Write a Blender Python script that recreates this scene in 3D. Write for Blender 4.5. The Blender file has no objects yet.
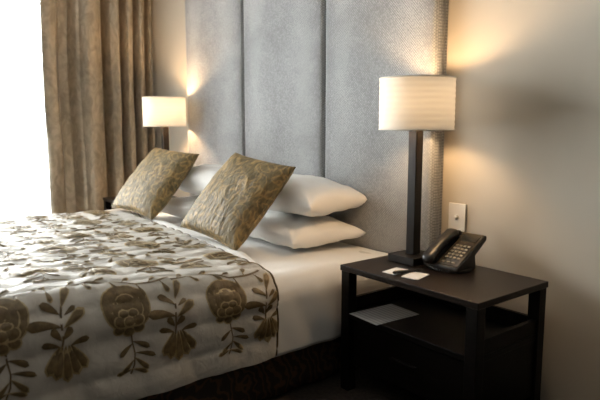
import bpy, bmesh, math, random
from mathutils import Vector, Matrix, noise
R = math.radians
PI = math.pi
scene = bpy.context.scene
C = scene.collection

# ------------------------------------------------------------------ camera
cam_d = bpy.data.cameras.new('camera')
cam = bpy.data.objects.new('camera', cam_d)
C.objects.link(cam)
cam.location = (0, 0, 1.035)
cam_d.lens = 35.1
cam_d.sensor_width = 36.0
cam_d.clip_start = 0.02
cam.rotation_euler = (R(90 - 7.595), 0, R(51.825))
cam_d.dof.use_dof = True
cam_d.dof.focus_distance = 2.35
cam_d.dof.aperture_fstop = 2.8
scene.camera = cam

# ------------------------------------------------------------------ world: bright overcast sky
W = bpy.data.worlds.new('overcast_sky')
scene.world = W
W.use_nodes = True
W.node_tree.nodes['Background'].inputs[0].default_value = (1.0, 0.985, 0.96, 1)
W.node_tree.nodes['Background'].inputs[1].default_value = 26.0

WIN_X, WIN_Y0, WIN_Y1, WIN_Z0, WIN_Z1 = -4.55, -2.20, 1.72, 0.06, 2.32
pd = bpy.data.lights.new('window_portal', 'AREA')
pd.shape = 'RECTANGLE'
pd.size = WIN_Y1 - WIN_Y0
pd.size_y = WIN_Z1 - WIN_Z0
pd.cycles.is_portal = True
po = bpy.data.objects.new('window_portal', pd)
C.objects.link(po)
po.location = (WIN_X - 0.10, (WIN_Y0 + WIN_Y1) / 2, (WIN_Z0 + WIN_Z1) / 2)
po.rotation_euler = (R(90), 0, R(-90))

LAMP_W = {'bulb': 9.0, 'bulb_far': 18.0}      # watts of each bulb
BULB_R = 0.036
LAMP_COL = (1.0, 0.65, 0.34)

vs = scene.view_settings
vs.view_transform = 'Standard'
vs.look = 'None'
vs.gamma = 1.0
vs.exposure = 0.15
vs.use_curve_mapping = False
scene.cycles.use_denoising = True
scene.cycles.max_bounces = 10
scene.cycles.diffuse_bounces = 5
scene.cycles.transparent_max_bounces = 12
scene.cycles.sample_clamp_indirect = 6.0

random.seed(4)

# ------------------------------------------------------------------ materials
def new_mat(name):
    m = bpy.data.materials.new(name)
    m.use_nodes = True
    nt = m.node_tree
    return m, nt, nt.nodes['Principled BSDF']

def N(nt, typ, **kw):
    n = nt.nodes.new(typ)
    for k, v in kw.items():
        if k in n.inputs.keys():
            n.inputs[k].default_value = v
        else:
            setattr(n, k, v)
    return n

def ramp(nt, fac, stops):
    r = nt.nodes.new('ShaderNodeValToRGB')
    el = r.color_ramp.elements
    while len(el) < len(stops):
        el.new(0.5)
    for e, (p, c) in zip(el, stops):
        e.position = p
        e.color = (*c, 1)
    nt.links.new(fac, r.inputs[0])
    return r

def coords(nt, scale=(1, 1, 1), kind='Object'):
    tc = nt.nodes.new('ShaderNodeTexCoord')
    mp = nt.nodes.new('ShaderNodeMapping')
    mp.inputs['Scale'].default_value = scale
    nt.links.new(tc.outputs[kind], mp.inputs[0])
    return mp.outputs[0]

def bump(nt, b, height, strength, dist):
    bn = nt.nodes.new('ShaderNodeBump')
    bn.inputs['Strength'].default_value = strength
    bn.inputs['Distance'].default_value = dist
    nt.links.new(height, bn.inputs['Height'])
    nt.links.new(bn.outputs[0], b.inputs['Normal'])
    return bn

def simple(name, col, rough=0.6, nscale=12.0, var=0.12, bstr=0.0, spec=0.5, sheen=0.0, bscale=None, metallic=0.0, stretch=(1, 1, 1)):
    m, nt, b = new_mat(name)
    v = coords(nt, stretch)
    n = N(nt, 'ShaderNodeTexNoise', Scale=nscale, Detail=4.0)
    nt.links.new(v, n.inputs['Vector'])
    lo = tuple(c * (1 - var) for c in col)
    hi = tuple(min(1, c * (1 + var)) for c in col)
    r = ramp(nt, n.outputs[0], [(0.3, lo), (0.7, hi)])
    nt.links.new(r.outputs[0], b.inputs['Base Color'])
    b.inputs['Roughness'].default_value = rough
    b.inputs['Specular IOR Level'].default_value = spec
    b.inputs['Metallic'].default_value = metallic
    if sheen:
        b.inputs['Sheen Weight'].default_value = sheen
        b.inputs['Sheen Roughness'].default_value = 0.4
    if bstr:
        n2 = N(nt, 'ShaderNodeTexNoise', Scale=bscale or nscale * 8, Detail=3.0)
        nt.links.new(v, n2.inputs['Vector'])
        bump(nt, b, n2.outputs[0], bstr, 0.002)
    return m

M = {}
M['wall'] = simple('painted_wall', (0.53, 0.48, 0.40), 0.75, 3.0, 0.03, 0.10, 0.3, bscale=220)
M['room'] = simple('dark_unseen_wall', (0.10, 0.085, 0.07), 0.8, 3.0, 0.05, 0.08, 0.3, bscale=120)  # unseen right and front walls, made dark to cut bounced light
M['ceil'] = simple('ceiling_paint', (0.62, 0.61, 0.59), 0.85, 3.0, 0.02, 0.05, 0.2, bscale=150)
M['carpet'] = simple('dark_carpet', (0.045, 0.036, 0.03), 0.95, 60.0, 0.3, 0.5, 0.1, bscale=500)
M['trimw'] = simple('white_trim', (0.75, 0.74, 0.70), 0.5, 6.0, 0.03, 0.0)
M['alu'] = simple('window_frame_grey', (0.60, 0.61, 0.62), 0.4, 8.0, 0.04, 0.0, metallic=0.3)
M['wood'] = simple('espresso_wood', (0.005, 0.0038, 0.003), 0.4, 5.0, 0.35, 0.06, 0.12, bscale=40, stretch=(1.5, 18, 18))
M['wood_top'] = simple('polished_espresso_top', (0.012, 0.008, 0.006), 0.30, 5.0, 0.35, 0.06, 0.20, bscale=40, stretch=(1.5, 18, 18))
M['black_wood'] = simple('lamp_black_wood', (0.012, 0.009, 0.007), 0.4, 6.0, 0.25, 0.04, 0.2, bscale=50, stretch=(20, 20, 2))
M['white_linen'] = simple('white_cotton', (0.86, 0.85, 0.83), 0.8, 4.0, 0.02, 0.12, 0.2, sheen=0.15, bscale=500)
M['mattress'] = simple('mattress_ticking', (0.7, 0.69, 0.66), 0.85, 5.0, 0.03, 0.1, 0.2, bscale=200)
M['base_fabric'] = simple('divan_fabric', (0.05, 0.04, 0.035), 0.9, 40.0, 0.2, 0.3, 0.1)
M['phone'] = simple('phone_plastic', (0.012, 0.011, 0.010), 0.30, 20.0, 0.1, 0.05, 0.5, bscale=300)
M['phone_gloss'] = simple('phone_fascia', (0.03, 0.022, 0.014), 0.16, 20.0, 0.1, 0.0, 0.8)
M['key'] = simple('phone_key', (0.26, 0.23, 0.18), 0.45, 30.0, 0.06, 0.0)
M['lcd'] = simple('phone_display', (0.02, 0.022, 0.02), 0.12, 10.0, 0.1, 0.0, 0.7)
M['card'] = simple('white_card', (0.82, 0.80, 0.77), 0.55, 10.0, 0.02, 0.0)
M['plate'] = simple('switch_plastic', (0.80, 0.76, 0.68), 0.35, 10.0, 0.015, 0.0)
M['brass'] = simple('lamp_fitting', (0.55, 0.45, 0.30), 0.3, 10.0, 0.1, 0.0, metallic=1.0)
M['binding'] = simple('coverlet_binding', (0.11, 0.075, 0.035), 0.5, 40.0, 0.2, 0.2, 0.4, sheen=0.2)

# grey upholstery: fine diamond weave, brushed in patches
m, nt, b = new_mat('grey_headboard_velvet')
v = coords(nt)
n = N(nt, 'ShaderNodeTexNoise', Scale=5.0, Detail=6.0, Roughness=0.65)
nt.links.new(v, n.inputs['Vector'])
r1 = ramp(nt, n.outputs[0], [(0.32, (0.33, 0.335, 0.34)), (0.68, (0.44, 0.445, 0.45))])
vor = N(nt, 'ShaderNodeTexVoronoi', Scale=1.0, Randomness=0.25)
mp = nt.nodes.new('ShaderNodeMapping')
mp.inputs['Rotation'].default_value = (0, R(45), 0)
mp.inputs['Scale'].default_value = (118, 118, 118)
tcn = nt.nodes.new('ShaderNodeTexCoord')
nt.links.new(tcn.outputs['Object'], mp.inputs[0])
nt.links.new(mp.outputs[0], vor.inputs['Vector'])
r2 = ramp(nt, vor.outputs['Distance'], [(0.15, (1.25, 1.25, 1.25)), (0.62, (0.62, 0.62, 0.62))])
mx = N(nt, 'ShaderNodeMix', data_type='RGBA', blend_type='MULTIPLY')
mx.inputs[0].default_value = 1.0
nt.links.new(r1.outputs[0], mx.inputs[6])
nt.links.new(r2.outputs[0], mx.inputs[7])
nt.links.new(mx.outputs[2], b.inputs['Base Color'])
b.inputs['Roughness'].default_value = 0.7
b.inputs['Specular IOR Level'].default_value = 0.25
b.inputs['Sheen Weight'].default_value = 0.35
b.inputs['Sheen Roughness'].default_value = 0.35
b.inputs['Sheen Tint'].default_value = (0.9, 0.93, 1.0, 1)
inv = N(nt, 'ShaderNodeMath', operation='MULTIPLY')
inv.inputs[1].default_value = -1.0
nt.links.new(vor.outputs['Distance'], inv.inputs[0])
bump(nt, b, inv.outputs[0], 0.5, 0.002)
M['headboard'] = m

# satin coverlet ground
m, nt, b = new_mat('coverlet_satin')
v = coords(nt)
n = N(nt, 'ShaderNodeTexNoise', Scale=9.0, Detail=5.0)
nt.links.new(v, n.inputs['Vector'])
r1 = ramp(nt, n.outputs[0], [(0.3, (0.50, 0.47, 0.42)), (0.7, (0.62, 0.59, 0.54))])
nt.links.new(r1.outputs[0], b.inputs['Base Color'])
b.inputs['Roughness'].default_value = 0.5
b.inputs['Specular IOR Level'].default_value = 0.4
b.inputs['Sheen Weight'].default_value = 0.2
n2 = N(nt, 'ShaderNodeTexNoise', Scale=28.0, Detail=4.0, Distortion=0.6)
nt.links.new(v, n2.inputs['Vector'])
bump(nt, b, n2.outputs[0], 0.45, 0.01)
M['coverlet'] = m

def embroid(name, lo, hi, rough):
    m, nt, b = new_mat(name)
    v = coords(nt)
    w = N(nt, 'ShaderNodeTexNoise', Scale=60.0, Detail=3.0)
    nt.links.new(v, w.inputs['Vector'])
    r = ramp(nt, w.outputs[0], [(0.35, lo), (0.65, hi)])
    nt.links.new(r.outputs[0], b.inputs['Base Color'])
    b.inputs['Roughness'].default_value = rough
    b.inputs['Sheen Weight'].default_value = 0.5
    b.inputs['Sheen Roughness'].default_value = 0.3
    b.inputs['Sheen Tint'].default_value = (1.0, 0.86, 0.62, 1)
    w2 = N(nt, 'ShaderNodeTexNoise', Scale=250.0)
    nt.links.new(v, w2.inputs['Vector'])
    bump(nt, b, w2.outputs[0], 0.4, 0.002)
    return m
M['motif'] = embroid('embroidery_brown', (0.10, 0.066, 0.026), (0.18, 0.122, 0.052), 0.42)
M['motif_gold'] = embroid('embroidery_gold', (0.33, 0.25, 0.125), (0.44, 0.34, 0.18), 0.38)

# bed skirt: dark brown jacquard with scrolls
m, nt, b = new_mat('bed_skirt_jacquard')
v = coords(nt)
w = N(nt, 'ShaderNodeTexWave', Scale=9.0, Distortion=14.0, Detail=2.0)
w.inputs['Detail Scale'].default_value = 1.4
w.wave_type = 'RINGS'
nt.links.new(v, w.inputs['Vector'])
r = ramp(nt, w.outputs[0], [(0.0, (0.022, 0.013, 0.008)), (0.62, (0.026, 0.015, 0.009)), (0.85, (0.085, 0.042, 0.018))])
nt.links.new(r.outputs[0], b.inputs['Base Color'])
b.inputs['Roughness'].default_value = 0.6
bump(nt, b, w.outputs[0], 0.3, 0.003)
M['skirt'] = m

# crinkled olive gold jacquard for cushions
m, nt, b = new_mat('cushion_jacquard')
tcn = nt.nodes.new('ShaderNodeTexCoord')
mp = nt.nodes.new('ShaderNodeMapping')
mp.inputs['Rotation'].default_value = (0, 0, R(14))
mp.inputs['Scale'].default_value = (58, 19, 30)
nt.links.new(tcn.outputs['Object'], mp.inputs[0])
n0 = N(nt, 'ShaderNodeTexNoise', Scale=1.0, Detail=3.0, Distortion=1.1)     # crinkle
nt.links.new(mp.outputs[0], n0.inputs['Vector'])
n1 = N(nt, 'ShaderNodeTexNoise', Scale=9.0, Detail=1.5, Distortion=2.2)      # scrolled figure
nt.links.new(tcn.outputs['Object'], n1.inputs['Vector'])
sb = N(nt, 'ShaderNodeMath', operation='SUBTRACT')
sb.inputs[1].default_value = 0.5
nt.links.new(n1.outputs[0], sb.inputs[0])
ab = N(nt, 'ShaderNodeMath', operation='ABSOLUTE')
nt.links.new(sb.outputs[0], ab.inputs[0])
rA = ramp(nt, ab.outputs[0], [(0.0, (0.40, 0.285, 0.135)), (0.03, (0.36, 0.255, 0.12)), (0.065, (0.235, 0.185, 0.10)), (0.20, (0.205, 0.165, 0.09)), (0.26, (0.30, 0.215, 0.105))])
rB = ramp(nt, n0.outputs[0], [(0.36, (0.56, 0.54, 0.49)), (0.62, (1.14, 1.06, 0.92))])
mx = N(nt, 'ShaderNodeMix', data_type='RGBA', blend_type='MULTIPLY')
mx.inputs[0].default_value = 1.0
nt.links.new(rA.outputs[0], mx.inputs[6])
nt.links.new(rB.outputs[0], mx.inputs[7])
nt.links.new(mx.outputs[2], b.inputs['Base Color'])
b.inputs['Roughness'].default_value = 0.5
b.inputs['Specular IOR Level'].default_value = 0.25
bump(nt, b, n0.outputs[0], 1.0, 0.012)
M['cushion'] = m

# drape: gold grey satin with jacquard crinkle, slightly translucent
m, nt, b = new_mat('drape_satin')
v = coords(nt, (1, 1, 0.6))
n0 = N(nt, 'ShaderNodeTexNoise', Scale=16.0, Detail=4.0, Distortion=1.6)
nt.links.new(v, n0.inputs['Vector'])
r = ramp(nt, n0.outputs[0], [(0.35, (0.36, 0.31, 0.24)), (0.65, (0.54, 0.46, 0.355))])
nt.links.new(r.outputs[0], b.inputs['Base Color'])
b.inputs['Roughness'].default_value = 0.36
b.inputs['Metallic'].default_value = 0.45
bump(nt, b, n0.outputs[0], 0.55, 0.012)
tr = N(nt, 'ShaderNodeBsdfTranslucent')
tr.inputs[0].default_value = (0.35, 0.26, 0.15, 1)
ms = N(nt, 'ShaderNodeMixShader')
ms.inputs[0].default_value = 0.10
nt.links.new(b.outputs[0], ms.inputs[1])
nt.links.new(tr.outputs[0], ms.inputs[2])
nt.links.new(ms.outputs[0], nt.nodes['Material Output'].inputs[0])
M['drape'] = m

# sheer voile
m, nt, b = new_mat('sheer_voile')
nt.nodes.remove(b)
v = coords(nt)
n0 = N(nt, 'ShaderNodeTexNoise', Scale=400.0)
nt.links.new(v, n0.inputs['Vector'])
tp = N(nt, 'ShaderNodeBsdfTransparent')
tr = N(nt, 'ShaderNodeBsdfTranslucent')
tr.inputs[0].default_value = (0.9, 0.92, 0.95, 1)
df = N(nt, 'ShaderNodeBsdfDiffuse')
df.inputs[0].default_value = (0.9, 0.9, 0.9, 1)
m1 = N(nt, 'ShaderNodeMixShader')
m1.inputs[0].default_value = 0.4
nt.links.new(tr.outputs[0], m1.inputs[1])
nt.links.new(df.outputs[0], m1.inputs[2])
m2 = N(nt, 'ShaderNodeMixShader')
rr = N(nt, 'ShaderNodeMapRange')
rr.inputs['To Min'].default_value = 0.45
rr.inputs['To Max'].default_value = 0.65
nt.links.new(n0.outputs[0], rr.inputs[0])
nt.links.new(rr.outputs[0], m2.inputs[0])
nt.links.new(tp.outputs[0], m2.inputs[1])
nt.links.new(m1.outputs[0], m2.inputs[2])
nt.links.new(m2.outputs[0], nt.nodes['Material Output'].inputs[0])
M['sheer'] = m

# window glass (thin)
m, nt, b = new_mat('window_glass')
nt.nodes.remove(b)
tp = N(nt, 'ShaderNodeBsdfTransparent')
tp.inputs[0].default_value = (0.95, 0.97, 0.97, 1)
gl = N(nt, 'ShaderNodeBsdfGlossy', Roughness=0.02)
fr = N(nt, 'ShaderNodeFresnel', IOR=1.45)
ms = N(nt, 'ShaderNodeMixShader')
nt.links.new(fr.outputs[0], ms.inputs[0])
nt.links.new(tp.outputs[0], ms.inputs[1])
nt.links.new(gl.outputs[0], ms.inputs[2])
nt.links.new(ms.outputs[0], nt.nodes['Material Output'].inputs[0])
M['glass'] = m

# lampshade: banded translucent cloth
m, nt, b = new_mat('lampshade_cloth')
nt.nodes.remove(b)
v = coords(nt)
sep = N(nt, 'ShaderNodeSeparateXYZ')
nt.links.new(v, sep.inputs[0])
mu = N(nt, 'ShaderNodeMath', operation='MULTIPLY')
mu.inputs[1].default_value = 2 * PI / 0.021
nt.links.new(sep.outputs[2], mu.inputs[0])
sn = N(nt, 'ShaderNodeMath', operation='SINE')
nt.links.new(mu.outputs[0], sn.inputs[0])
mr = N(nt, 'ShaderNodeMapRange')
mr.inputs['From Min'].default_value = -1
nt.links.new(sn.outputs[0], mr.inputs[0])
rt = ramp(nt, mr.outputs[0], [(0.2, (0.66, 0.66, 0.65)), (0.8, (0.88, 0.88, 0.86))])
tr = N(nt, 'ShaderNodeBsdfTranslucent')
nt.links.new(rt.outputs[0], tr.inputs[0])
df = N(nt, 'ShaderNodeBsdfDiffuse')
df.inputs[0].default_value = (0.85, 0.81, 0.74, 1)
ms = N(nt, 'ShaderNodeMixShader')
ms.inputs[0].default_value = 0.93
nt.links.new(tr.outputs[0], ms.inputs[1])
nt.links.new(df.outputs[0], ms.inputs[2])
nt.links.new(ms.outputs[0], nt.nodes['Material Output'].inputs[0])
M['shade'] = m

# glowing bulb
for nm, pw in LAMP_W.items():
    m, nt, b = new_mat(nm + '_glow')
    b.inputs['Emission Color'].default_value = (*LAMP_COL, 1)
    b.inputs['Emission Strength'].default_value = pw / (4 * PI * PI * BULB_R ** 2)
    M[nm] = m

# printed leaflet: rows of grey text
m, nt, b = new_mat('printed_paper')
v = coords(nt)
sep = N(nt, 'ShaderNodeSeparateXYZ')
nt.links.new(v, sep.inputs[0])
mu = N(nt, 'ShaderNodeMath', operation='MULTIPLY')
mu.inputs[1].default_value = 2 * PI / 0.019
nt.links.new(sep.outputs[1], mu.inputs[0])
sn = N(nt, 'ShaderNodeMath', operation='SINE')
nt.links.new(mu.outputs[0], sn.inputs[0])
n0 = N(nt, 'ShaderNodeTexNoise', Scale=1.0)
mp = nt.nodes.new('ShaderNodeMapping')
mp.inputs['Scale'].default_value = (38, 12, 1)
nt.links.new(v, mp.inputs[0])
nt.links.new(mp.outputs[0], n0.inputs['Vector'])
ad = N(nt, 'ShaderNodeMath', operation='ADD')
nt.links.new(sn.outputs[0], ad.inputs[0])
nt.links.new(n0.outputs[0], ad.inputs[1])
r = ramp(nt, ad.outputs[0], [(0.88, (0.46, 0.455, 0.45)), (1.0, (0.28, 0.28, 0.28))])
nt.links.new(r.outputs[0], b.inputs['Base Color'])
b.inputs['Roughness'].default_value = 0.5
M['paper'] = m

# ------------------------------------------------------------------ mesh helpers
def obj(name, bm, mat, parent=None, smooth=False, bevel=0.0, seg=2):
    me = bpy.data.meshes.new(name)
    bmesh.ops.recalc_face_normals(bm, faces=bm.faces)
    bm.to_mesh(me)
    bm.free()
    mats = mat if isinstance(mat, (list, tuple)) else [mat]
    for k in mats:
        me.materials.append(M[k])
    if smooth:
        for p in me.polygons:
            p.use_smooth = True
    o = bpy.data.objects.new(name, me)
    C.objects.link(o)
    if parent:
        o.parent = parent
    if bevel:
        md = o.modifiers.new('bevel', 'BEVEL')
        md.width = bevel
        md.segments = seg
        md.limit_method = 'ANGLE'
        for p in me.polygons:
            p.use_smooth = True
        md.harden_normals = True
    return o

def thing(name, label, cat, loc=(0, 0, 0), rotz=0.0, group=None):
    o = bpy.data.objects.new(name, None)
    C.objects.link(o)
    o.empty_display_size = 0.1
    o.location = loc
    o.rotation_euler = (0, 0, rotz)
    return tag(o, label, cat, group)

def tag(o, label, cat, group=None):
    o['label'] = label
    o['category'] = cat
    if group:
        o['group'] = group
    return o

def struct(o):
    o['kind'] = 'structure'
    return o

def box(bm, x0, x1, y0, y1, z0, z1):
    vs_ = [bm.verts.new(p) for p in [(x0, y0, z0), (x1, y0, z0), (x1, y1, z0), (x0, y1, z0), (x0, y0, z1), (x1, y0, z1), (x1, y1, z1), (x0, y1, z1)]]
    for f in [(3, 2, 1, 0), (4, 5, 6, 7), (0, 1, 5, 4), (1, 2, 6, 5), (2, 3, 7, 6), (3, 0, 4, 7)]:
        bm.faces.new([vs_[i] for i in f])
    return bm

def bx(*a):
    return box(bmesh.new(), *a)

def grid(bm, fn, nu, nv, mi=0, close_u=False):
    vv = [[bm.verts.new(fn(i, j)) for j in range(nv)] for i in range(nu)]
    for i in range(nu if close_u else nu - 1):
        for j in range(nv - 1):
            i2 = (i + 1) % nu
            f = bm.faces.new((vv[i][j], vv[i2][j], vv[i2][j + 1], vv[i][j + 1]))
            f.material_index = mi
    return vv

def tube(bm, pts, r, n=8, cap=True):
    pts = [Vector(p) for p in pts]
    rings = []
    ref = Vector((0, 0, 1))
    for i, p in enumerate(pts):
        d = (pts[min(i + 1, len(pts) - 1)] - pts[max(i - 1, 0)]).normalized()
        a = d.cross(ref)
        if a.length < 0.1:
            a = d.cross(Vector((1, 0, 0)))
        a.normalize()
        b_ = d.cross(a)
        rr_ = r[i] if isinstance(r, (list, tuple)) else r
        rings.append([bm.verts.new(p + (a * math.cos(2 * PI * k / n) + b_ * math.sin(2 * PI * k / n)) * rr_) for k in range(n)])
    for i in range(len(rings) - 1):
        for k in range(n):
            bm.faces.new((rings[i][k], rings[i][(k + 1) % n], rings[i + 1][(k + 1) % n], rings[i + 1][k]))
    if cap:
        bm.faces.new(rings[0])
        bm.faces.new(list(reversed(rings[-1])))
    return bm

def lathe(bm, prof, n=40, x=0, y=0):
    return grid(bm, lambda i, j: (x + prof[j][0] * math.cos(2 * PI * i / n), y + prof[j][0] * math.sin(2 * PI * i / n), prof[j][1]), n, len(prof), close_u=True)

# ------------------------------------------------------------------ room
WY = 1.98           # headboard wall
RX0, RX1, RY0, ZC = -4.55, 1.9, -2.8, 2.6
struct(obj('floor', bx(RX0 - .15, RX1 + .15, RY0 - .15, WY + .15, -0.1, 0), 'carpet'))
struct(obj('ceiling', bx(RX0 - .15, RX1 + .15, RY0 - .15, WY + .15, ZC, ZC + .1), 'ceil'))
struct(obj('wall_back', bx(RX0 - .15, RX1 + .15, WY, WY + .15, 0, ZC), 'wall'))
struct(obj('wall_right', bx(RX1, RX1 + .15, RY0, WY, 0, ZC), 'room'))
struct(obj('wall_front', bx(RX0 - .15, RX1 + .15, RY0 - .15, RY0, 0, ZC), 'room'))
bm = bmesh.new()
box(bm, RX0 - .15, RX0, RY0, WIN_Y0, 0, ZC)
box(bm, RX0 - .15, RX0, WIN_Y1, WY, 0, ZC)
box(bm, RX0 - .15, RX0, WIN_Y0, WIN_Y1, 0, WIN_Z0)
box(bm, RX0 - .15, RX0, WIN_Y0, WIN_Y1, WIN_Z1, ZC)
struct(obj('wall_left', bm, 'wall'))

# window: frame, mullions, panes
win = bpy.data.objects.new('window_1', None)
C.objects.link(win)
win['kind'] = 'structure'
xw = RX0 - .07
bm = bmesh.new()
t_ = .05
box(bm, xw - .03, xw + .03, WIN_Y0, WIN_Y1, WIN_Z0, WIN_Z0 + t_)
box(bm, xw - .03, xw + .03, WIN_Y0, WIN_Y1, WIN_Z1 - t_, WIN_Z1)
box(bm, xw - .03, xw + .03, WIN_Y0, WIN_Y0 + t_, WIN_Z0 + t_, WIN_Z1 - t_)
box(bm, xw - .03, xw + .03, WIN_Y1 - t_, WIN_Y1, WIN_Z0 + t_, WIN_Z1 - t_)
obj('window_frame', bm, 'alu', win)
ym = (WIN_Y0 + WIN_Y1) / 2
obj('mullion', bx(xw - .025, xw + .025, ym - .03, ym + .03, WIN_Z0 + t_, WIN_Z1 - t_), 'alu', win)
obj('pane', bx(xw - .003, xw + .003, WIN_Y0 + t_, ym - .03, WIN_Z0 + t_, WIN_Z1 - t_), 'glass', win)
obj('pane', bx(xw - .003, xw + .003, ym + .03, WIN_Y1 - t_, WIN_Z0 + t_, WIN_Z1 - t_), 'glass', win)

# ------------------------------------------------------------------ headboard
HY = 1.90
HX = [-3.700, -2.975, -2.240, -1.540]
hb = thing('headboard', 'tall grey woven upholstered headboard of three padded vertical panels behind the bed', 'headboard', ((HX[0] + HX[3]) / 2, WY, 0))
hb0 = Vector(hb.location)
obj('backing_board', bx(HX[0] - hb0.x + .01, HX[3] - hb0.x - .006, -.045, -.001, 0.02, 2.32), 'headboard', hb, bevel=.006)
def pad(w, h, d, r):
    # padded panel, local origin at bottom left front-plane centre; front faces -y
    bm = bmesh.new()
    nu, nv = 25, 33
    def edge(q, L):
        return min(q, L - q)
    us = [0, .004, .010, .018, .03, .05, .09] + [.09 + (w - .18) * k / 12 for k in range(1, 12)] + [w - .09, w - .05, w - .03, w - .018, w - .010, w - .004, w]
    vs2 = [0, .004, .010, .018, .03, .05, .09] + [.09 + (h - .18) * k / 20 for k in range(1, 20)] + [h - .09, h - .05, h - .03, h - .018, h - .010, h - .004, h]
    def f(i, j):
        u, v_ = us[i], vs2[j]
        e = min(edge(u, w), edge(v_, h))
        q = min(1, e / r)
        y = -d * math.sqrt(max(0, 1 - (1 - q) ** 2))
        y -= .010 * max(0, math.sin(PI * u / w)) ** .6 * max(0, math.sin(PI * v_ / h)) ** .3
        return (u, y, v_)
    vv = grid(bm, f, len(us), len(vs2))
    # side skirt back to the board
    nu, nv = len(us), len(vs2)
    loop = [vv[i][0] for i in range(nu)] + [vv[-1][j] for j in range(1, nv)] + [vv[i][-1] for i in range(nu - 2, -1, -1)] + [vv[0][j] for j in range(nv - 2, 0, -1)]
    back = [bm.verts.new((q.co.x, .025, q.co.z)) for q in loop]
    for k in range(len(loop)):
        k2 = (k + 1) % len(loop)
        bm.faces.new((loop[k], loop[k2], back[k2], back[k]))
    bm.faces.new(back)
    return bm
for k in range(3):
    g = .0045
    o = obj('panel', pad(HX[k + 1] - HX[k] - 2 * g, 2.34, .026, .026), 'headboard', hb, smooth=True)
    o.location = (HX[k] + g - hb0.x, (HY + .034) - WY, .01)

# ------------------------------------------------------------------ bed
BXN, BXF = -1.672, -3.515          # mattress near and far sides
BY0 = -0.16
bed = thing('bed', 'wide double bed with pale mattress on a dark base with brown scrolled bed skirt', 'bed', ((BXN + BXF) / 2, (BY0 + HY) / 2, 0))
bc = Vector(bed.location)
def bedpart(name, bm, mat, **k):
    bmesh.ops.translate(bm, verts=bm.verts, vec=-bc)
    return obj(name, bm, mat, bed, **k)
bedpart('base', bx(BXF + .04, BXN - .04, BY0 + .04, HY - .02, .05, .20), 'base_fabric', bevel=.01)
bedpart('mattress', bx(BXF + .01, BXN - .01, BY0 + .01, HY - .012, .20, .455), 'mattress', bevel=.06, seg=5)
for sx in (BXF + .15, BXN - .15):
    for sy in (BY0 + .15, HY - .15):
        bedpart('foot', tube(bmesh.new(), [(sx, sy, 0), (sx, sy, .05)], [.025, .03], 14), 'black_wood')
# skirt: thin cloth hanging round three sides, shallow waves
bm = bmesh.new()
path = []
for k in range(60):
    path.append((BXN - .026, HY - .03 - (HY - .03 - BY0 - .03) * k / 59, 1))
for k in range(1, 50):
    path.append((BXN - .026 - (BXN - BXF - .052) * k / 49, BY0 + .03, 2))
for k in range(1, 60):
    path.append((BXF + .026, BY0 + .03 + (HY - .03 - BY0 - .03) * k / 59, 3))
def sk(i, j):
    x, y, sd = path[i]
    z = .205 - .19 * j / 6
    a = .006 * math.sin(i * 1.1) * j / 6
    if sd == 1: x += a
    elif sd == 3: x -= a
    else: y -= a
    return Vector((x, y, z))
grid(bm, sk, len(path), 7)
sko = bedpart('bed_skirt', bm, 'skirt', smooth=True)
sko['label'] = 'dark brown scrolled jacquard bed skirt'
md = sko.modifiers.new('thick', 'SOLIDIFY'); md.thickness = .003

# profile of cloth over the bed: arclength t from the near hem
def make_profile(xn, xf, ztop, zhem, r):
    side = ztop - r - zhem
    arc = r * PI / 2
    top = (xn - xf) - 2 * r
    total = 2 * side + 2 * arc + top
    def f(t):
        if t < side:
            return Vector((xn, zhem + t)), Vector((1, 0))
        t -= side
        if t < arc:
            a = t / r
            return Vector((xn - r + r * math.cos(a), ztop - r + r * math.sin(a))), Vector((math.cos(a), math.sin(a)))
        t -= arc
        if t < top:
            return Vector((xn - r - t, ztop)), Vector((0, 1))
        t -= top
        if t < arc:
            a = PI / 2 + t / r
            return Vector((xf + r + r * math.cos(a), ztop - r + r * math.sin(a))), Vector((math.cos(a), math.sin(a)))
        t -= arc
        return Vector((xf, ztop - r - t)), Vector((-1, 0))
    return f, total, side, arc, top

# white sheet over the mattress
pf, total, side, arc, top = make_profile(BXN + .006, BXF - .006, .470, .182, .095)
def sheet_pt(s, t, off=0):
    p, n = pf(t)
    q = Vector((s * 3.0, t * 3.0, 2.0))
    d = .005 * noise.noise(q) + .0025 * noise.noise(q * 3.1)
    if t < side + arc:      # tucks and soft creases down the side
        k = 1 - t / (side + arc)
        d += .011 * k * noise.noise(Vector((s * 14 + t * 6, t * 2.0, 5.0)))
    # slight dip towards the headboard
    dip = .014 * max(0, (s - 1.45) / .45)
    d += off
    return Vector((p.x + n.x * d, s, p.y + n.y * d - dip * max(0, n.y)))
ts = [total * i / 170 for i in range(171)]
bm = bmesh.new()
ss = [1.885 - 1.05 * j / 70 for j in range(71)]
grid(bm, lambda i, j: sheet_pt(ss[j], ts[i]), len(ts), len(ss))
sheet = obj('bed_sheet', bm, 'white_linen', smooth=True)
tag(sheet, 'smooth white cotton sheet drawn over the mattress below the pillows', 'sheet')
md = sheet.modifiers.new('thick', 'SOLIDIFY'); md.thickness = .003; md.offset = -1

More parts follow.
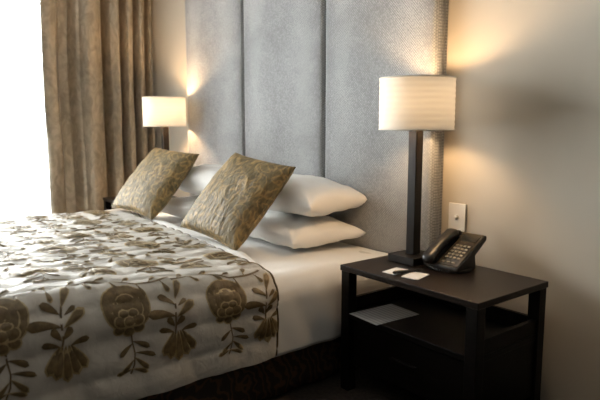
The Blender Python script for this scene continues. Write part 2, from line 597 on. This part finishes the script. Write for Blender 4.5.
# coverlet
pfc, ctotal, cside, carc, ctop = make_profile(BXN + .030, BXF - .030, .510, .192, .115)
def cover_edge(t):
    p, n = pfc(t)
    return 1.195 + .155 * (BXN - p.x) / (BXN - BXF) + .006 * math.sin(t * 7)
def cover_pt(s, t, off=0.0):
    p, n = pfc(t)
    qt = abs(math.sin(PI * (t + .018) / .098)) ** .42
    qs = abs(math.sin(PI * (s + .03 * math.sin(t * 9)) / .172)) ** .6
    d = .012 * qt * (.45 + .55 * qs) - .008
    q = Vector((s * 9, t * 9, 0))
    d += .0065 * noise.noise(q) + .0035 * noise.noise(q * 2.3 + Vector((3, 1, 0)))
    e = cover_edge(t) - s
    d -= .010 * max(0, 1 - e / .035) ** 2 if e < .035 else 0
    hem = max(0, 1 - t / .1)
    d += hem * .006 * math.sin(s * 19)
    d += off
    k = min(1, max(0, (1.2 - s) / .85))
    k = k * k * (3 - 2 * k)
    wx = 1 - .75 * (BXN - p.x) / (BXN - BXF)
    dz = .052 * k * wx * max(0, (p.y - .192) / .318)
    return Vector((p.x + n.x * d, s, p.y + n.y * d + dz))
ts = [ctotal * i / 280 for i in range(281)]
NS_ = 170
bm = bmesh.new()
def cg(i, j):
    t = ts[i]
    e = cover_edge(t)
    return cover_pt(e - (e - BY0 + .03) * j / NS_, t)
vv = grid(bm, cg, len(ts), NS_ + 1)
# foot drop
lo = []
for i in range(len(ts)):
    c = vv[i][-1].co
    lo.append(bm.verts.new((c.x, c.y - .01, .19)))
for i in range(len(ts) - 1):
    if (vv[i][-1].co - lo[i].co).length > .001 or (vv[i + 1][-1].co - lo[i + 1].co).length > .001:
        bm.faces.new((vv[i][-1], vv[i + 1][-1], lo[i + 1], lo[i]))
cov = obj('bed_coverlet', bm, 'coverlet', smooth=True)
tag(cov, 'quilted cream satin coverlet with brown embroidered roses and leafy vines across the bed', 'coverlet')
# edge binding
bm = bmesh.new()
tube(bm, [cover_pt(cover_edge(t) , t, .001) for t in ts[::2]], .0042, 8)
obj('binding', bm, 'binding', cov, smooth=True)

# embroidered motifs, laid in (a along the bed, b up across the cloth)
class Motif:
    def __init__(self, s0, t0, sgn=1, scale=1.0):
        self.bm = bmesh.new(); self.s0 = s0; self.t0 = t0; self.sg = sgn; self.k = scale
    def pt(self, a, b, h):
        t = min(max(self.t0 + b * self.k, .004), ctotal - .004)
        s = min(self.s0 + a * self.k * self.sg, cover_edge(t) - .006)
        return cover_pt(s, t, h)
    def leaf(self, a, b, ang, L, w, h=.0020, mi=0, bend=0.0):
        rows = 8
        def f(i, j):
            u = i / rows
            hw = w * .5 * 1.12 * max(0, u) ** .75 * math.sqrt(max(0, 1 - u ** 5))
            an = ang + bend * u
            cu = (j - 1) * hw
            x = a + math.cos(ang + bend * u * .5) * L * u - math.sin(an) * cu
            y = b + math.sin(ang + bend * u * .5) * L * u + math.cos(an) * cu
            return self.pt(x, y, h + (.0022 if j == 1 else 0))
        grid(self.bm, f, rows + 1, 3, mi)
    def edged(self, a, b, ang, L, w, h=.0018, bend=0.0):
        self.leaf(a, b, ang, L, w, h, 1, bend)
        o = L * .05
        self.leaf(a + math.cos(ang) * o, b + math.sin(ang) * o, ang, L * .88, w * .74, h + .0012, 0, bend)
    def disc(self, a, b, ra, rb, ang=0.0, h=.002, mi=0, n=14):
        ca, sa = math.cos(ang), math.sin(ang)
        def f(i, j):
            q = 2 * PI * i / n
            r_ = (0.02, .6, 1.0)[j]
            x, y = ra * r_ * math.cos(q), rb * r_ * math.sin(q)
            return self.pt(a + x * ca - y * sa, b + x * sa + y * ca, h + (.002, .0015, 0)[j])
        grid(self.bm, f, n, 3, mi, close_u=True)
    def stem(self, pts, w, h=.0016, mi=0):
        P = [Vector(p) for p in pts]
        def f(i, j):
            d = (P[min(i + 1, len(P) - 1)] - P[max(i - 1, 0)]).normalized()
            c = P[i] + Vector((-d.y, d.x)) * (j - .5) * w
            return self.pt(c.x, c.y, h)
        grid(self.bm, f, len(P), 2, mi)
    def done(self, name):
        return obj(name, self.bm, ['motif', 'motif_gold'], cov, smooth=True)

def rose(s0, t0, sg, k, rng):
    m_ = Motif(s0, t0, sg, k)
    def petal(a, b_, ra, rb, ang, h):
        m_.disc(a, b_, ra, rb, ang, h, 1)
        m_.disc(a, b_, ra - .0045, rb - .0045, ang, h + .0012, 0)
    # outer petals wrapping round
    for i, q in enumerate((-.55, 3.69, .35, 2.79, 1.1, 2.04)):
        petal(.051 * math.cos(q), .043 * math.sin(q) + .006, .042, .027, q + PI / 2, .0014 + .0004 * i)
    for i, (a, b_, ra, rb) in enumerate(((-.030, .004, .022, .034), (.031, .004, .022, .034), (-.022, -.034, .026, .019), (.023, -.033, .026, .019), (0, .016, .033, .026), (-.014, -.016, .019, .014), (.015, -.015, .019, .014), (0, -.036, .020, .016))):
        petal(a, b_, ra, rb, 0, .0042 + .0005 * i)
    for a, b_ in ((-.030, -.057), (0, -.064), (.030, -.056)):
        petal(a, b_, .020, .016, 0, .0012)
    return m_.done('embroidered_rose')

def rose_stem(s0, t0, sg, k):
    m_ = Motif(s0, t0, sg, k)
    st = [(0, 0), (.004, -.03), (.010, -.06), (.006, -.09), (-.006, -.115)]
    m_.stem(st, .005)
    m_.leaf(.004, -.026, -.25, .058, .021, bend=-.3)
    m_.leaf(.004, -.032, PI + .5, .052, .020, bend=.2)
    m_.leaf(.010, -.058, -.1, .066, .018, bend=-.3)
    m_.edged(.008, -.07, -.75, .062, .022)
    m_.edged(.006, -.075, PI + .75, .056, .020)
    m_.edged(.000, -.10, PI + .25, .050, .018)
    m_.edged(-.002, -.10, -.35, .055, .018)
    return m_.done('embroidered_stem')

def spray(s0, t0, sg, k):
    m_ = Motif(s0, t0, sg, k)
    m_.stem([(-.004, -.085), (.002, -.05), (.000, -.02), (.004, .01), (.010, .035)], .006)
    m_.edged(.008, .028, 1.15, .078, .034)
    m_.leaf(.004, .010, 2.35, .062, .028, bend=.45)
    m_.leaf(.002, -.022, 2.75, .095, .034, bend=.55)
    m_.edged(.004, -.024, .55, .080, .036, bend=.1)
    m_.leaf(.012, .008, .55, .040, .018)
    m_.leaf(-.002, -.052, 2.3, .040, .026)
    m_.leaf(.000, -.052, .8, .040, .026)
    return m_.done('embroidered_leaf_spray')

def tulip(s0, t0, sg, k):
    m_ = Motif(s0, t0, sg, k)
    for q in (-.75, .75, -.4, .4, 0):
        L = .095 - .02 * abs(q)
        m_.edged(.018 * q, .05, -PI / 2 + q * .75, L, .040, .0018 + .001 * (1 - abs(q)))
    m_.leaf(-.012, .045, 2.7, .055, .022, bend=.4)
    m_.leaf(.012, .045, .45, .055, .022, bend=-.4)
    return m_.done('embroidered_tulip')

def vine(s0, t0, L, sg, rng):
    m_ = Motif(s0, t0, sg, 1.0)
    n = 26
    m_.stem([(L * i / n - L / 2, .022 * math.sin(2 * PI * i / n)) for i in range(n + 1)], .0085)
    for i in range(2, n, 3):
        a = L * i / n - L / 2
        b_ = .022 * math.sin(2 * PI * i / n)
        up = (i // 3) % 2 == 0
        an = (rng.uniform(.5, 1.1) if up else -rng.uniform(.7, 1.5))
        m_.stem([(a, b_), (a + .012 * math.cos(an), b_ + .016 * math.sin(an))], .004)
        m_.edged(a + .010 * math.cos(an), b_ + .013 * math.sin(an), an, rng.uniform(.036, .05), rng.uniform(.020, .026))
    return m_.done('embroidered_vine')

rng = random.Random(7)
PY, PT = .345, .355
t_rose0 = .435 - .192
nrow = int((ctotal - t_rose0) / PT) + 1
for row in range(nrow):
    t0 = t_rose0 + row * PT
    sg = 1 if row % 2 == 0 else -1
    sh = 0 if row % 2 == 0 else PY / 2
    for k in range(-1, 5):
        s0 = .985 + sh - k * PY
        t0 = t_rose0 + row * PT + .05 * (.985 - s0)
        dx = rng.uniform(-.012, .012)
        if t0 < ctotal - .06:
            if s0 + .05 < cover_edge(t0) and s0 > BY0 + .08:
                rose(s0, t0, sg, 1.0, rng)
                if t0 - .18 > -.02:
                    rose_stem(s0 + .006, t0 - .068, sg, 1.0)
            s1 = s0 + PY / 2
            if s1 - .05 < cover_edge(t0) and s1 > BY0 + .08:
                if s1 + .02 < cover_edge(t0):
                    spray(s1 - .02, t0 - .02, sg, 1.0)
                    tulip(s1 - .012, t0 - .135, sg, 1.0)
            tv = t0 + (.098 if row == 0 else .125)
            if tv < ctotal - .05 and s0 > BY0 and s0 - PY * .5 < cover_edge(tv):
                if s0 + PY / 2 < cover_edge(tv) + .05:
                    vine(s0, tv, PY, sg, rng)

# white turned edge lying beside the coverlet
bm = bmesh.new()
def fold(i, j):
    t = side * .9 + arc * .8 + (top * 1.0) * i / 120
    p, n = pf(t)
    e = 1.195 + .155 * (BXN - p.x) / (BXN - BXF)
    tp = min(1, i / 22)
    w_ = .012 + .034 * tp
    a = PI * j / 10
    return sheet_pt(e - .012 + w_ * (1 - math.cos(a)) , t, .001 + (.012 + .022 * tp) * math.sin(a) ** .7)
grid(bm, fold, 121, 11)
o = obj('turned_edge', bm, 'white_linen', sheet, smooth=True)
o['label'] = 'white rolled edge beside the coverlet'

# ------------------------------------------------------------------ pillows and cushions
def pillow_bm(w, h, th, pinch, p, seed, wr, n=36, sag=0.0, wfreq=6.0):
    bm = bmesh.new()
    off = Vector((seed * 7.3, seed * 3.1, seed))
    def q(i):
        u = -1 + 2 * i / n
        return math.sin(u * PI / 2) * .55 + u * .45
    def pos(i, j, top_):
        u, v_ = q(i), q(j)
        x = w / 2 * u * (1 - pinch * (1 - v_ * v_) * abs(u) ** 2)
        y = h / 2 * v_ * (1 - pinch * (1 - u * u) * abs(v_) ** 2)
        e = max(0, (1 - u * u)) ** p * max(0, (1 - v_ * v_)) ** p
        z = th / 2 * e * (1 if top_ else -1)
        nz = noise.noise(Vector((x * wfreq, y * wfreq, 4.0 if top_ else 9.0)) + off) + .5 * noise.noise(Vector((x * wfreq * 2.7, y * wfreq * 2.7, 4.0)) + off)
        # radiating creases near the corners
        cr = math.sin(math.atan2(abs(y) - h / 2, abs(x) - w / 2) * 11) * (abs(u) * abs(v_)) ** 2
        z += (wr * nz + wr * .7 * cr) * min(1, e * 2.2)
        z -= sag * (u * u)
        return (x, y, z)
    T = [[bm.verts.new(pos(i, j, True)) for j in range(n + 1)] for i in range(n + 1)]
    B = [[T[i][j] if i in (0, n) or j in (0, n) else bm.verts.new(pos(i, j, False)) for j in range(n + 1)] for i in range(n + 1)]
    for i in range(n):
        for j in range(n):
            bm.faces.new((T[i][j], T[i + 1][j], T[i + 1][j + 1], T[i][j + 1]))
            bm.faces.new((B[i][j + 1], B[i + 1][j + 1], B[i + 1][j], B[i][j]))
    return bm

def pillow(loc, rot, label, seed, th=.19, w=.74, sag=.012, dp=.42):
    o = obj('pillow', pillow_bm(w, dp, th, .075, .34, seed, .011, 44, sag, 7.0), 'white_linen', smooth=True)
    o.location = loc
    o.rotation_euler = rot
    tag(o, label, 'pillow', 'white bed pillows')
    # seam piping round the edge
    return o
pillow((-2.250, 1.675, .537), (0, 0, R(-1)), 'lower white pillow of the stack nearest the telephone table', 1, .132, .70, .010, .42)
pillow((-2.250, 1.712, .697), (R(2), R(1), R(1.5)), 'plump upper white pillow of the stack nearest the telephone table', 2, .172, .70, .016, .345)
pillow((-2.985, 1.675, .537), (0, 0, R(1)), 'lower white pillow of the far stack near the curtain', 3, .132, .70, .010, .42)
pillow((-2.985, 1.712, .697), (R(2), 0, R(-1)), 'upper white pillow of the far stack near the curtain', 4, .172, .70, .016, .345)

def cushion(c, yaw, lean, roll, w, seed, label):
    U = Vector((math.cos(yaw), math.sin(yaw), 0))
    Nn = Vector((math.sin(yaw), -math.cos(yaw), 0))
    V = Vector((0, 0, 1)) * math.cos(lean) - Nn * math.sin(lean)
    u = U * math.cos(roll) + V * math.sin(roll)
    v_ = -U * math.sin(roll) + V * math.cos(roll)
    n = u.cross(v_)
    mt = Matrix(((u.x, v_.x, n.x, c[0]), (u.y, v_.y, n.y, c[1]), (u.z, v_.z, n.z, c[2]), (0, 0, 0, 1)))
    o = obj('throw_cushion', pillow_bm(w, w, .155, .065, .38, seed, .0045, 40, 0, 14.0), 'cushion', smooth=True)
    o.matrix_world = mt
    tag(o, label, 'cushion', 'olive gold throw cushions')
    # welt along the edge
    bm = bmesh.new()
    pts = []
    n_ = 24
    h = w / 2
    pin = .06
    ring = []
    for a in range(n_): ring.append((-1 + 2 * a / n_, -1))
    for a in range(n_): ring.append((1, -1 + 2 * a / n_))
    for a in range(n_): ring.append((1 - 2 * a / n_, 1))
    for a in range(n_ + 1): ring.append((-1, 1 - 2 * a / n_))
    for (uu, ww) in ring:
        pts.append((h * uu * (1 - pin * (1 - ww * ww) * abs(uu) ** 2), h * ww * (1 - pin * (1 - uu * uu) * abs(ww) ** 2), 0))
    tube(bm, pts, .0035, 6, cap=False)
    obj('welt', bm, 'cushion', o, smooth=True)
    return o
cushion((-2.258, 1.402, .692), .143, .72, -.134, .452, 11, 'olive gold crinkled cushion leaning on the pillows nearest the telephone table')
cushion((-3.206, 1.436, .692), .157, .722, -.068, .458, 12, 'olive gold crinkled cushion leaning on the far pillows beside the curtain')

# ------------------------------------------------------------------ nightstands
NSX0, NSX1, NSY0, NSY1, NSZ = -1.622, -1.004, 1.470, 1.872, .495
def nightstand(cx, label):
    t = thing('nightstand', label, 'nightstand', (cx, (NSY0 + NSY1) / 2, 0), 0, 'dark wood nightstands')
    w, d = NSX1 - NSX0, NSY1 - NSY0
    x0, x1, y0, y1 = -w / 2, w / 2, -d / 2, d / 2
    obj('tabletop', bx(x0, x1, y0, y1, NSZ - .022, NSZ), 'wood_top', t, bevel=.0025)
    L = .042
    for lx in (x0 + .004, x1 - .004 - L):
        for ly in (y0 + .004, y1 - .004 - L):
            obj('leg', bx(lx, lx + L, ly, ly + L, 0, NSZ - .022), 'wood', t, bevel=.002)
    obj('shelf', bx(x0 + .010, x1 - .010, y0 + .012, y1 - .012, .292, .312), 'wood', t, bevel=.002)
    for sx in (x0 + .012, x1 - .030):
        obj('side_rail', bx(sx, sx + .018, y0 + .046, y1 - .046, .3125, .364), 'wood', t, bevel=.002)
    obj('back_rail', bx(x0 + .046, x1 - .046, y1 - .030, y1 - .012, .3125, .364), 'wood', t, bevel=.002)
    obj('body', bx(x0 + .014, x1 - .014, y0 + .05, y1 - .014, .09, .2915), 'wood', t, bevel=.002)
    dr = obj('drawer', bx(x0 + .05, x1 - .05, y0 + .030, y0 + .0495, .10, .283), 'wood', t, bevel=.003)
    obj('handle', bx(-.06, .06, y0 + .014, y0 + .0295, .19, .202), 'wood', dr, bevel=.003)
    return t
nightstand((NSX0 + NSX1) / 2, 'dark espresso open-sided nightstand carrying the lamp and telephone')
BCX = -2.59
nightstand(2 * BCX - (NSX0 + NSX1) / 2, 'dark nightstand at the curtain side, mostly hidden by the bed')

# ------------------------------------------------------------------ lamps
def lamp(x, y, label, bulb='bulb', rot=0.0):
    t = thing('table_lamp', label, 'lamp', (x, y, NSZ), rot, 'bedside table lamps')
    obj('base', bx(-.066, .066, -.072, .072, .0, .030), 'black_wood', t, bevel=.003)
    obj('pole', bx(-.020, .020, -.020, .020, .030, .552), 'black_wood', t, bevel=.003)
    z0, z1, r = .512, .702, .141
    bm = bmesh.new()
    n = 72
    rows = 41
    def f(i, j):
        rr_ = r + .0006 * math.sin(2 * PI * (z0 + (z1 - z0) * j / (rows - 1)) / .021)
        a = 2 * PI * i / n
        return (rr_ * math.cos(a), rr_ * math.sin(a), z0 + (z1 - z0) * j / (rows - 1))
    grid(bm, f, n, rows, close_u=True)
    sh = obj('lamp_shade', bm, 'shade', t, smooth=True)
    sh['label'] = 'pale banded drum shade'
    for z in (z0, z1):
        bm = bmesh.new()
        grid(bm, lambda i, j: ((r + .0022 * math.cos(2 * PI * j / 6)) * math.cos(2 * PI * i / n), (r + .0022 * math.cos(2 * PI * j / 6)) * math.sin(2 * PI * i / n), z + .003 * math.sin(2 * PI * j / 6)), n, 7, close_u=True)
        obj('rim', bm, 'shade', sh, smooth=True)
    bm = bmesh.new()
    for k in range(3):
        a = 2 * PI * k / 3 + .4
        tube(bm, [(.010 * math.cos(a), .010 * math.sin(a), .556), (.139 * math.cos(a), .139 * math.sin(a), .690)], .0018, 6)
    obj('shade_carrier', bm, 'brass', t, smooth=True)
    bm = bmesh.new()
    tube(bm, [(0, 0, .552), (0, 0, .588)], .014, 14)
    obj('bulb_socket', bm, 'brass', t, smooth=True)
    bm = bmesh.new()
    bmesh.ops.create_uvsphere(bm, u_segments=16, v_segments=10, radius=BULB_R, matrix=Matrix.Translation((0, 0, .622)))
    obj('bulb', bm, bulb, t, smooth=True)
    return t
LX, LY = -1.490, 1.734
lamp(LX, LY, 'table lamp with black square pole and banded drum shade beside the telephone')
lamp(-3.675, LY, 'far table lamp with drum shade glowing in front of the curtain corner', 'bulb_far')

# ------------------------------------------------------------------ telephone
ph = thing('telephone', 'black desk telephone with handset and pale keypad on the nightstand', 'telephone', (-1.334, 1.790, NSZ), R(3))
w, d = .150, .190
TL = R(33)
# body: wedge rising to the back
bm = bmesh.new()
prof = [(-.5 * d, .006), (-.5 * d, .020), (.5 * d, .118), (.5 * d, .098), (.12 * d, .050), (.16 * d, 0), (-.40 * d, 0)]
L_ = [bm.verts.new((-w / 2, y, z)) for y, z in prof]
R_ = [bm.verts.new((w / 2, y, z)) for y, z in prof]
for k in range(len(prof)):
    k2 = (k + 1) % len(prof)
    bm.faces.new((L_[k], L_[k2], R_[k2], R_[k]))
bm.faces.new(list(reversed(L_)))
bm.faces.new(R_)
obj('body', bm, 'phone', ph, bevel=.006, seg=3)
y0_, z0_ = -.5 * d, .020
dy, dz = d, .098
ln = math.hypot(dy, dz)
def face(u, v_, h):      # u across in metres, v along face in metres, h above
    cy, sy = dy / ln, dz / ln
    return Vector((u, y0_ + v_ * cy - h * sy, z0_ + v_ * sy + h * cy))
def slab(u0, u1, v0, v1, h0, h1):
    bm = bmesh.new()
    P_ = [face(u, v_, h) for h in (h0, h1) for (u, v_) in ((u0, v0), (u1, v0), (u1, v1), (u0, v1))]
    q = [bm.verts.new(p) for p in P_]
    for f in [(3, 2, 1, 0), (4, 5, 6, 7), (0, 1, 5, 4), (1, 2, 6, 5), (2, 3, 7, 6), (3, 0, 4, 7)]:
        bm.faces.new([q[i] for i in f])
    return bm
fas = obj('fascia', slab(-.018, .070, .008, ln - .008, .0005, .003), 'phone_gloss', ph, bevel=.001)
obj('display', slab(-.008, .060, ln - .060, ln - .020, .0032, .005), 'lcd', ph, bevel=.001)
for ry in range(5):
    for rx in range(4):
        u = -.004 + rx * .0165
        v_ = .046 + ry * .0185
        obj('key', slab(u, u + .0105, v_, v_ + .0075, .0031, .0060), 'key', ph)
for rx in range(3):
    u = -.004 + rx * .021
    obj('function_key', slab(u, u + .013, .022, .0275, .0031, .0050), 'key', ph)
# handset: arched bar with two rounded ends, along the left of the face
bm = bmesh.new()
n = 22
def hs(i, j):
    u = i / (n - 1)
    v_ = -.016 + (ln - .004) * u
    arch = .015 + .012 * math.sin(PI * u)
    wd = .0235 + .006 * abs(2 * u - 1) ** 3
    th_ = .014 + .008 * abs(2 * u - 1) ** 3
    if i in (0, n - 1): wd, th_ = .004, .004
    elif i in (1, n - 2): wd, th_ = wd * .75, th_ * .75
    a = 2 * PI * j / 14
    ca, sa = math.cos(a), math.sin(a)
    return face(-.048 + wd * math.copysign(abs(ca) ** .6, ca), v_, arch + th_ * math.copysign(abs(sa) ** .6, sa))
vv = grid(bm, hs, n, 15)
bm.faces.new(vv[0][:-1]); bm.faces.new(list(reversed(vv[-1][:-1])))
bmesh.ops.remove_doubles(bm, verts=bm.verts, dist=1e-5)
obj('handset', bm, 'phone', ph, smooth=True)
for v0 in (.006, ln - .040):
    obj('cradle', slab(-.066, -.030, v0, v0 + .032, .0005, .012), 'phone', ph, bevel=.004)
# coiled cord looped in front and to the right of the base
bm = bmesh.new()
pts = []
for i in range(260):
    u = i / 259
    a = PI * 1.02 + u * PI * 1.25
    cxp = .006 + .080 * math.cos(a)
    cyp = -.045 + .068 * math.sin(a)
    q = u * 2 * PI * 34
    pts.append((cxp + .005 * math.cos(q) * math.cos(a), cyp + .005 * math.cos(q) * math.sin(a), .0075 + .005 * math.sin(q)))
tube(bm, pts, .0018, 5)
obj('coiled_cord', bm, 'phone', ph, smooth=True)

# ------------------------------------------------------------------ wall switch
sw = thing('wall_switch', 'cream wall switch plate with a small round button above the telephone', 'switch', (-1.466, WY, .648))
obj('plate', bx(-.042, .042, -.010, -.0005, -.057, .057), 'plate', sw, bevel=.003, seg=3)
bm = bmesh.new()
tube(bm, [(0, -.0102, 0), (0, -.016, 0), (0, -.019, 0)], [.0095, .009, .006], 20)
obj('button', bm, 'plate', sw, smooth=True)

# ------------------------------------------------------------------ cards, pen, leaflet
def flat(name, loc, rz, w_, d_, h_, mat, label, cat, bevel=.0008, group=None):
    o = obj(name, bx(-w_ / 2, w_ / 2, -d_ / 2, d_ / 2, 0, h_), mat, bevel=bevel)
    o.location = loc
    o.rotation_euler = (0, 0, rz)
    return tag(o, label, cat, group)
flat('note_card', (-1.418, 1.560, NSZ), R(8), .058, .090, .0030, 'card', 'small white card on the nightstand, nearer the lamp base', 'card', group='white cards on the nightstand')
flat('note_card', (-1.332, 1.566, NSZ), R(14), .066, .090, .0030, 'card', 'small white card on the nightstand, nearer the front edge and telephone', 'card', group='white cards on the nightstand')
pen = thing('pen', 'black pen lying across the two white cards on the nightstand', 'pen', (-1.374, 1.573, NSZ + .0032), R(72))
bm = bmesh.new(); tube(bm, [(-.060, 0, .005), (-.056, 0, .005), (.040, 0, .005), (.056, 0, .0048), (.062, 0, .0045)], [.0035, .005, .005, .003, .001], 12)
obj('barrel', bm, 'phone', pen, smooth=True)
bm = bmesh.new(); box(bm, -.055, -.020, -.0012, .0012, .0102, .0115)
obj('clip', bm, 'brass', pen)
flat('leaflet', (-1.487, 1.575, .3125), R(-4), .155, .215, .0012, 'paper', 'white printed leaflet lying on the open shelf of the nightstand', 'leaflet', bevel=0)

# ------------------------------------------------------------------ curtains
def interp(tab, y):
    for (a, va), (b_, vb) in zip(tab, tab[1:]):
        if a <= y <= b_:
            k = (y - a) / (b_ - a)
            k = math.sin(k * PI / 2) ** .8 if vb > va else 1 - math.cos(k * PI / 2) ** .8
            return va + (vb - va) * k
    return tab[0][1] if y < tab[0][0] else tab[-1][1]
tab = [(1.10, -.06), (1.165, .060), (1.235, .045), (1.29, -.085), (1.36, -.080), (1.415, .030), (1.47, .085), (1.54, .055), (1.598, -.090), (1.635, .050), (1.675, .070), (1.715, -.085), (1.755, .065), (1.785, .060), (1.812, -.080), (1.85, .070), (1.875, .065), (1.905, -.075), (1.94, .05), (1.972, -.02)]
ct = thing('drape', 'heavy gold grey satin drape hanging in folds beside the bright window', 'curtain', (-4.355, 1.54, .015))
bm = bmesh.new()
ny, nz = 190, 60
def dr_(i, j):
    y = 1.142 + (1.968 - 1.142) * i / (ny - 1)
    z = 2.44 * j / (nz - 1)
    wob = .018 * noise.noise(Vector((y * 2.5, z * 1.1, 1.0)))
    x = interp(tab, min(1.972, max(1.10, y + wob))) * (.92 + .18 * noise.noise(Vector((y * 6, z * .9, 3.0))))
    # swag wrinkle in the broad fold and fine puckers
    x += .010 * noise.noise(Vector((y * 9, z * 3.0, 0))) + .004 * noise.noise(Vector((y * 22, z * 9, 0)))
    yy = y + .012 * noise.noise(Vector((y * 1.5, z * 1.2, 7.0)))
    return (x, min(yy, 1.972) - 1.54, z)
grid(bm, dr_, ny, nz)
o = obj('cloth', bm, 'drape', ct, smooth=True)
md = o.modifiers.new('thick', 'SOLIDIFY'); md.thickness = .003
bm = bmesh.new()
box(bm, -.03, .03, -.42, .43, 2.44, 2.49)
obj('heading', bm, 'drape', ct, bevel=.005)
rod = thing('curtain_track', 'slim grey ceiling curtain track above the window', 'curtain track', (-4.42, .5, 2.6))
obj('rail', bx(-.09, .09, -3.1, 1.475, -.035, -.001), 'alu', rod, bevel=.004)
sh = thing('sheer_curtain', 'white translucent sheer curtain glowing across the whole window', 'curtain', (-4.49, .5, .015))
bm = bmesh.new()
def shf(i, j):
    y = -2.55 + (1.86 + 2.55) * i / 479
    z = 2.54 * j / 12
    return (.020 * math.sin(y * 46 + 1.5 * math.sin(y * 7)) + .008 * math.sin(y * 101), y - .5, z)
grid(bm, shf, 480, 13)
obj('cloth', bm, 'sheer', sh, smooth=True)
